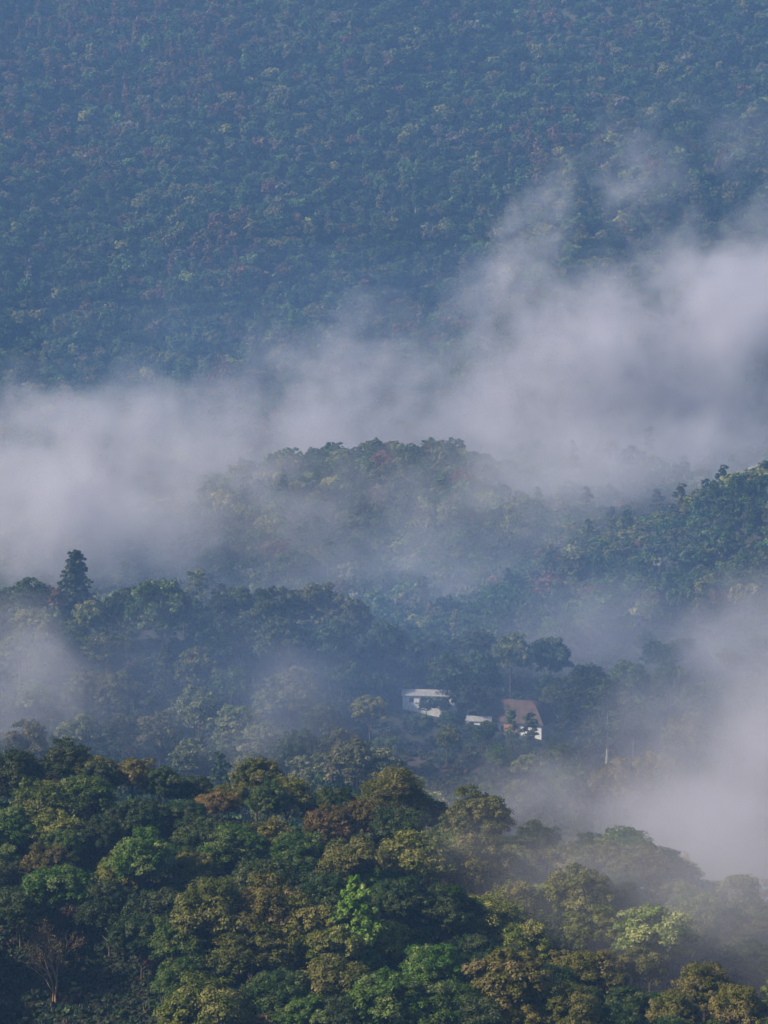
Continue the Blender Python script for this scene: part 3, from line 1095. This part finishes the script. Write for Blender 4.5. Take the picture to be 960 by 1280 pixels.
# smaller trees close the canopy between the tall ones
Xs, Ys, gs = jgrid(-760, 760, 1330, 2330, 8.6, 15)
pxs = 480 + FPX * Xs / Ys
k = (pxs > -420) & (pxs < 1380)
Xs, Ys = Xs[k], Ys[k]
ns = len(Xs)
ts, _k = tints(gs, ns, table[:3], [50, 26, 12])
ss = gs.uniform(0.55, 0.85, ns)
X, Y, Z = np.concatenate([X, Xs]), np.concatenate([Y, Ys]), np.concatenate([Z, ground(Xs, Ys)])
idx = np.concatenate([idx, gs.integers(0, N_TREE, ns)])
scl = np.concatenate([scl, np.stack([ss * 1.25, ss * 1.25, ss], 1)])
tint = np.concatenate([tint, ts])
far_o = scatter("mountain_forest", np.stack([X, Y, Z - 0.5], 1), idx, scl, tint, 3)
far_o["kind"] = "stuff"
far_o["label"] = "dense blue hazed forest covering the far mountainside"
print("FAR", n)

# middle ridges and everything of the wooded valley beyond the single trees
X, Y, g = jgrid(-520, 560, 800, 1335, 8.0, 6)
px = 480 + FPX * X / Y
k = (px > -420) & (px < 1380)
X, Y = X[k], Y[k]
X2, Y2, g2 = jgrid(-320, 320, 395, 800, 9.5, 8)
px2 = 480 + FPX * X2 / Y2
off = (px2 < -30) | (px2 > 990)
lo = (Y2 < 600) & (Y2 > 470) & (px2 < 620)
k2 = (off | lo) & (px2 > -500) & (px2 < 1460)
X2, Y2 = X2[k2], Y2[k2]
X3, Y3, g3 = jgrid(-140, 140, 296, 395, 8.5, 9)
px3 = 480 + FPX * X3 / Y3
k3 = ((px3 < -45) | (px3 > 1005)) & (px3 > -400) & (px3 < 1360)
X3, Y3 = X3[k3], Y3[k3]
X = np.concatenate([X, X2, X3])
Y = np.concatenate([Y, Y2, Y3])
dmin = np.min((X[:, None] - TXY[None, :, 0]) ** 2 + (Y[:, None] - TXY[None, :, 1]) ** 2, axis=1)
bl_ = np.array([blocked(a, b, 4) for a, b in zip(X, Y)])
k = (dmin > 36) & ~bl_
X, Y = X[k], Y[k]
n = len(X)
Z = ground(X, Y)
table = [(0.034, 0.070, 0.016), (0.060, 0.120, 0.020), (0.105, 0.120, 0.026), (0.14, 0.075, 0.03), (0.21, 0.23, 0.05), (0.15, 0.16, 0.09)]
tint, kk = tints(g, n, table, [40, 28, 18, 4, 5, 5])
con = (g.uniform(0, 1, n) < 0.08) & (Y < 1080)
idx = np.where(con, N_TREE + g.integers(0, N_CON, n), g.integers(0, N_TREE, n))
s = np.clip(np.exp(g.normal(0.12, 0.2, n)), 0.75, 1.55)
scl = np.stack([s, s, s * g.uniform(0.85, 1.15, n)], 1)
rid_o = scatter("ridge_forest", np.stack([X, Y, Z - 0.4], 1), idx, scl, tint, 4)
rid_o["kind"] = "stuff"
rid_o["label"] = "dense green forest covering the middle ridges half veiled by mist"
print("RIDGE", n)

# undergrowth
Xa, Ya, ga = jgrid(-95, 95, 285, 405, 1.35, 12)
Xb, Yb, gb = jgrid(-190, 190, 590, 860, 2.7, 13)
X = np.concatenate([Xa, Xb])
Y = np.concatenate([Ya, Yb])
px = 480 + FPX * X / Y
k = (px > -120) & (px < 1080)
X, Y = X[k], Y[k]
k = rng.uniform(0, 1, len(X)) < np.array([0.5 if blocked(a, b, 0) else 0.85 for a, b in zip(X, Y)])
k &= ~np.array([(a - HOUSE[0]) ** 2 + (b - HOUSE[1]) ** 2 < 180 or (a - BARN[0]) ** 2 + (b - BARN[1]) ** 2 < 110 for a, b in zip(X, Y)])
X, Y = X[k], Y[k]
n = len(X)
table = [(0.022, 0.045, 0.018), (0.035, 0.065, 0.02), (0.055, 0.055, 0.024), (0.05, 0.03, 0.022)]
tint, kk = tints(ga, n, table, [45, 30, 14, 8])
idx = N_TREE + N_CON + ga.integers(0, 2, n)
s = ga.uniform(0.5, 1.35, n) * np.where(Y > 500, 1.5, 1)
scl = np.stack([s, s, s * ga.uniform(0.7, 1.3, n)], 1)
und = scatter("undergrowth", np.stack([X, Y, ground(X, Y) - 0.1], 1), idx, scl, tint, 5)
und["kind"] = "stuff"
und["label"] = "low leafy undergrowth covering the ground between the trees"
print("UNDER", n)


# ------------------------------------------------------------------ air: haze box and mist banks
def volume_material(name, color, density, attr=None, aniso=0.0):
    m, nt, out = new_mat(name)
    p = nd(nt, "ShaderNodeVolumePrincipled")
    p.inputs['Color'].default_value = (*color, 1)
    p.inputs['Density'].default_value = density
    p.inputs['Anisotropy'].default_value = aniso
    p.inputs['Density Attribute'].default_value = attr or ""
    nt.links.new(p.outputs[0], out.inputs['Volume'])
    return m


HAZE_COL = (0.25, 0.50, 1.0)
HAZE_DEN = 0.00022
hz = box_mesh("haze", [(-910, 910, -70, 2510, ZMIN - 1.0, 500)], volume_material("haze_air", HAZE_COL, HAZE_DEN))
hz_o = bpy.data.objects.new("haze", hz)
COL.objects.link(hz_o)
hz_o["kind"] = "stuff"
hz_o["label"] = "thin blue morning haze filling the valley air"

M_MIST = volume_material("mist_droplets", (0.92, 0.905, 1.0), 1.0, "density", 0.2)


def mist_bank(label, blobs, dens, res=4.5, nscale=70.0, erode=0.2, seed=0.0, soft=1.2, tear=1.0, stretch=(1, 1, 1), mat=None):
    """drifting mist: soft blobs (world centre, radii, weight) torn by turbulent noise, sampled on a grid.
    blob: (px, py, d, rx, ry, rz, w, tilt) tilt in degrees about the view axis"""
    bl2 = []
    lo_, hi_ = np.full(3, 1e9), np.full(3, -1e9)
    for (px, py, d, rx, ry, rz, w, tilt) in blobs:
        c_ = np.array([bear(px) * d, d, z_at(py, d)])
        e = max(rx, rz) if abs(tilt) > 1 else 0
        ca, sa = abs(math.cos(R_(tilt))), abs(math.sin(R_(tilt)))
        ext = np.array([rx * ca + rz * sa, ry, rx * sa + rz * ca]) * 1.05 + nscale * 0.42
        lo_ = np.minimum(lo_, c_ - ext)
        hi_ = np.maximum(hi_, c_ + ext)
        bl2.append((c_, (rx, ry, rz), w, tilt))
    ctr = (lo_ + hi_) / 2
    ng = bpy.data.node_groups.new("mist", 'GeometryNodeTree')
    ng.interface.new_socket("Geometry", in_out='INPUT', socket_type='NodeSocketGeometry')
    ng.interface.new_socket("Geometry", in_out='OUTPUT', socket_type='NodeSocketGeometry')
    N = ng.nodes.new
    L = ng.links.new
    go = N("NodeGroupOutput")
    N("NodeGroupInput")
    pos = N("GeometryNodeInputPosition").outputs[0]

    def vm(op, a, b=None, scale=None):
        n = N("ShaderNodeVectorMath")
        n.operation = op
        for i, v in enumerate((a, b)):
            if v is None:
                continue
            if isinstance(v, (tuple, list, np.ndarray)):
                n.inputs[i].default_value = tuple(float(q) for q in v)
            else:
                L(v, n.inputs[i])
        if scale is not None:
            n.inputs['Scale'].default_value = scale
        return n.outputs['Value'] if op in ('LENGTH', 'DOT_PRODUCT') else n.outputs['Vector']

    # turbulence bends the blobs, a second noise tears them
    warp = N("ShaderNodeTexNoise")
    warp.inputs['Scale'].default_value = 1.0 / (nscale * 1.1)
    warp.inputs['Detail'].default_value = 4.0
    L(vm('ADD', pos, (seed * 37, seed * 11, seed * 5)), warp.inputs['Vector'])
    wv = vm('SCALE', vm('SUBTRACT', warp.outputs['Color'], (0.5, 0.5, 0.5)), None, nscale * 1.5)
    wpos = vm('ADD', pos, wv)
    F = None
    for (c_, rr, w, tilt) in bl2:
        rel = vm('SUBTRACT', wpos, c_ - ctr)
        if abs(tilt) > 0.5:
            rt = N("ShaderNodeVectorRotate")
            rt.rotation_type = 'Y_AXIS'
            rt.inputs['Angle'].default_value = R_(tilt)
            L(rel, rt.inputs['Vector'])
            rel = rt.outputs[0]
        ln = vm('LENGTH', vm('DIVIDE', rel, rr))
        f = mathn(ng, 'MULTIPLY', mathn(ng, 'SUBTRACT', 1.0, ln, clamp=True), w)
        F = f if F is None else mathn(ng, 'ADD', F, f)
    nz = N("ShaderNodeTexNoise")
    nz.inputs['Scale'].default_value = 1.0 / nscale
    nz.inputs['Detail'].default_value = 7.0
    nz.inputs['Roughness'].default_value = 0.66
    sp = vm('MULTIPLY', vm('ADD', wpos, (seed * 91, seed * 17, seed * 29)), stretch)
    L(sp, nz.inputs['Vector'])
    fz = N("ShaderNodeTexNoise")
    fz.inputs['Scale'].default_value = 1.0 / (nscale * 0.24)
    fz.inputs['Detail'].default_value = 4.0
    fz.inputs['Roughness'].default_value = 0.6
    L(wpos, fz.inputs['Vector'])
    # density: the blob field, raised and torn by the noise
    t = mathn(ng, 'MULTIPLY_ADD', nz.outputs[0], 3.4 * tear, -1.7 * tear - erode)
    t = mathn(ng, 'ADD', mathn(ng, 'MULTIPLY_ADD', fz.outputs[0], 1.5 * tear, -0.75 * tear), t)
    t = mathn(ng, 'ADD', t, F)
    t = mathn(ng, 'MINIMUM', mathn(ng, 'MAXIMUM', t, 0.0), mathn(ng, 'MULTIPLY', F, 2.2))
    D = mathn(ng, 'MULTIPLY', mathn(ng, 'POWER', t, soft), dens)
    vc = N("GeometryNodeVolumeCube")
    L(D, vc.inputs['Density'])
    half = (hi_ - lo_) / 2
    vc.inputs['Min'].default_value = tuple(-half)
    vc.inputs['Max'].default_value = tuple(half)
    for ax, h in zip("XYZ", half):
        vc.inputs['Resolution ' + ax].default_value = int(max(12, min(220, 2 * h / res)))
    sm = N("GeometryNodeSetMaterial")
    sm.inputs['Material'].default_value = mat or M_MIST
    L(vc.outputs[0], sm.inputs['Geometry'])
    L(sm.outputs[0], go.inputs[0])
    me = bpy.data.meshes.new("mist_bank")
    o = bpy.data.objects.new("mist_bank", me)
    COL.objects.link(o)
    o.location = ctr
    md = o.modifiers.new("mist", 'NODES')
    md.node_group = ng
    me.materials.append(mat or M_MIST)
    o["kind"] = "stuff"
    o["label"] = label
    o["group"] = "banks of morning mist drifting in the valley"


MIST = 1.0
# A big bright bank climbing the mountain foot on the right
mist_bank("big bright mist bank climbing the mountain foot on the right", [
    (850, 450, 1390, 190, 60, 74, 1.35, 14), (700, 480, 1390, 150, 58, 60, 1.15, 14), (950, 380, 1430, 110, 60, 80, 1.25, 20),
    (550, 510, 1370, 130, 55, 56, 1.05, 14), (930, 540, 1360, 150, 55, 44, 1.2, 0), (720, 560, 1350, 150, 50, 36, 1.0, 0), (640, 370, 1460, 120, 50, 62, 0.85, 35),
    (700, 290, 1520, 95, 42, 46, 0.95, 38), (760, 215, 1580, 70, 40, 46, 0.85, 40), (850, 190, 1620, 90, 40, 50, 0.6, 10), (880, 300, 1500, 120, 45, 40, 0.65, 15)],
    0.019 * MIST, 4.6, 66, 0.3, 1.0, tear=1.45)
# B left bank in the gap before the middle ridge
mist_bank("pale mist bank filling the gap behind the tallest pointed tree", [
    (40, 630, 960, 100, 55, 42, 1.3, -8), (-60, 590, 1000, 100, 55, 50, 1.2, 0), (220, 620, 1010, 80, 45, 36, 0.95, 20), (150, 690, 930, 120, 40, 24, 0.8, 0)],
    0.021 * MIST, 4.2, 55, 0.22, 2.0, tear=1.2)
# C left and centre, at the mountain foot
mist_bank("soft mist tongue along the mountain foot behind the middle ridge", [
    (60, 540, 1340, 150, 50, 45, 1.0, -10), (190, 530, 1360, 100, 45, 44, 0.9, 0), (410, 480, 1370, 120, 50, 64, 1.1, 15), (330, 555, 1300, 180, 45, 44, 1.1, 0), (500, 545, 1300, 130, 40, 36, 1.0, 5)],
    0.017 * MIST, 4.6, 55, 0.22, 3.0, tear=1.2)
# D wisps over the middle ridge
mist_bank("torn veil of mist trailing across the middle ridge", [
    (350, 640, 1000, 110, 40, 40, 1.0, 8), (540, 670, 960, 120, 40, 40, 1.0, 22), (660, 620, 1030, 110, 40, 40, 1.1, 30), (460, 710, 890, 140, 35, 26, 0.85, 5), (780, 600, 1070, 120, 40, 30, 1.25, 3), (930, 585, 1080, 90, 40, 28, 1.2, -8), (650, 585, 1090, 100, 40, 30, 1.2, 10), (270, 600, 1090, 110, 40, 36, 1.2, -10)],
    0.0115 * MIST, 4.0, 42, 0.12, 4.0, tear=1.1)
# E bank in the hollow behind the near crest, right
mist_bank("bright mist bank in the hollow behind the near crest", [
    (960, 960, 560, 56, 55, 46, 1.4, 0), (880, 1030, 510, 50, 45, 28, 1.25, 0), (1010, 870, 610, 55, 50, 44, 1.1, 0), (790, 1000, 540, 52, 40, 24, 1.0, 0), (680, 1010, 540, 60, 35, 16, 0.75, 0), (960, 1080, 490, 46, 40, 22, 0.8, 0)],
    0.0165 * MIST, 2.8, 36, 0.2, 5.0, tear=1.1)
# F veil through the right part of the near slope
mist_bank("thin mist veil among the trees at the right end of the near slope", [
    (800, 1100, 346, 40, 26, 24, 1.1, -10), (930, 1110, 345, 32, 28, 26, 1.1, 0), (690, 1100, 350, 30, 24, 20, 0.9, -10), (860, 1190, 332, 30, 14, 16, 0.65, 0), (820, 1165, 324, 28, 16, 16, 1.0, 0)],
    0.0105 * MIST, 2.2, 26, 0.1, 6.0, tear=0.7)
# G bank at the left foot of the village hill
mist_bank("pale mist patch at the foot of the village hill behind the crest", [
    (-10, 850, 640, 44, 40, 30, 1.3, 0), (70, 890, 610, 46, 40, 18, 0.8, -10)],
    0.014 * MIST, 3.0, 35, 0.15, 7.0)
# H smoke-thin wisps in the village
mist_bank("thin smoky wisp drifting over the village trees", [
    (350, 850, 640, 26, 20, 18, 1.0, -25), (300, 900, 610, 50, 20, 20, 0.9, 0), (190, 850, 640, 50, 20, 22, 0.9, 15), (430, 930, 610, 50, 20, 14, 0.7, 0), (560, 930, 625, 40, 15, 12, 0.6, 0)],
    0.0055 * MIST, 3.0, 30, 0.15, 8.0)
# K thin blue air lying in the village valley
mist_bank("thin blue veil of damp air lying over the village valley", [
    (200, 850, 640, 190, 110, 70, 1.2, 0), (520, 860, 660, 190, 120, 70, 1.2, 0), (850, 800, 740, 190, 130, 90, 1.2, 0), (450, 740, 830, 260, 120, 70, 1.0, 0), (300, 450, 1400, 420, 110, 90, 1.3, 8)],
    0.0010, 9.0, 90, 0.0, 11.0, tear=0.5, mat=volume_material("damp_air", (0.38, 0.58, 1.0), 1.0, "density"))
# I slanting wisp before the right ridge
mist_bank("slanting wisp in front of the wooded ridge on the right", [
    (850, 740, 800, 28, 20, 46, 0.65, 25), (940, 820, 760, 46, 25, 28, 0.85, 15), (620, 720, 880, 60, 20, 20, 0.8, 30), (810, 840, 775, 62, 34, 36, 1.7, 0), (690, 835, 775, 46, 28, 26, 1.1, 0)],
    0.009 * MIST, 3.5, 38, 0.15, 9.0)

# ------------------------------------------------------------------ light
SUN_EL, SUN_AZ = 37.0, 108.0     # azimuth: degrees to the left of the view direction
w = bpy.data.worlds.new("World")
scene.world = w
w.use_nodes = True
nt = w.node_tree
bg = nt.nodes.get("Background") or nt.nodes.new("ShaderNodeBackground")
sky = nt.nodes.new("ShaderNodeTexSky")
sky.sky_type = 'NISHITA'
sky.sun_disc = False
sky.sun_elevation = R_(SUN_EL)
dx, dy = -math.sin(R_(SUN_AZ)), math.cos(R_(SUN_AZ))     # towards the sun
sky.sun_rotation = math.atan2(dx, dy)
sky.air_density = 1.0
sky.dust_density = 1.0
nt.links.new(sky.outputs[0], bg.inputs['Color'])
bg.inputs['Strength'].default_value = 0.062
sd = bpy.data.lights.new("sun", 'SUN')
sd.energy = 5.0
sd.angle = R_(2.0)
sd.color = (1.0, 0.86, 0.67)
so = bpy.data.objects.new("sun", sd)
COL.objects.link(so)
so.location = (-200, -50, 600)
v = Vector((dx * math.cos(R_(SUN_EL)), dy * math.cos(R_(SUN_EL)), math.sin(R_(SUN_EL))))
so.rotation_euler = v.to_track_quat('Z', 'Y').to_euler()

vs = scene.view_settings
vs.view_transform = 'Standard'
vs.look = 'None'
vs.exposure = 0.7
vs.gamma = 1.0
vs.use_curve_mapping = False
scene.render.engine = 'CYCLES'
cy = scene.cycles
cy.max_bounces = 6
cy.diffuse_bounces = 2
cy.glossy_bounces = 1
cy.transmission_bounces = 2
cy.volume_bounces = 2
cy.transparent_max_bounces = 8
cy.volume_step_rate = 5.0
cy.volume_max_steps = 512
cy.use_adaptive_sampling = True
cy.adaptive_threshold = 0.03
cy.use_denoising = True
try:
    cy.denoiser = 'OPENIMAGEDENOISE'
except Exception:
    pass
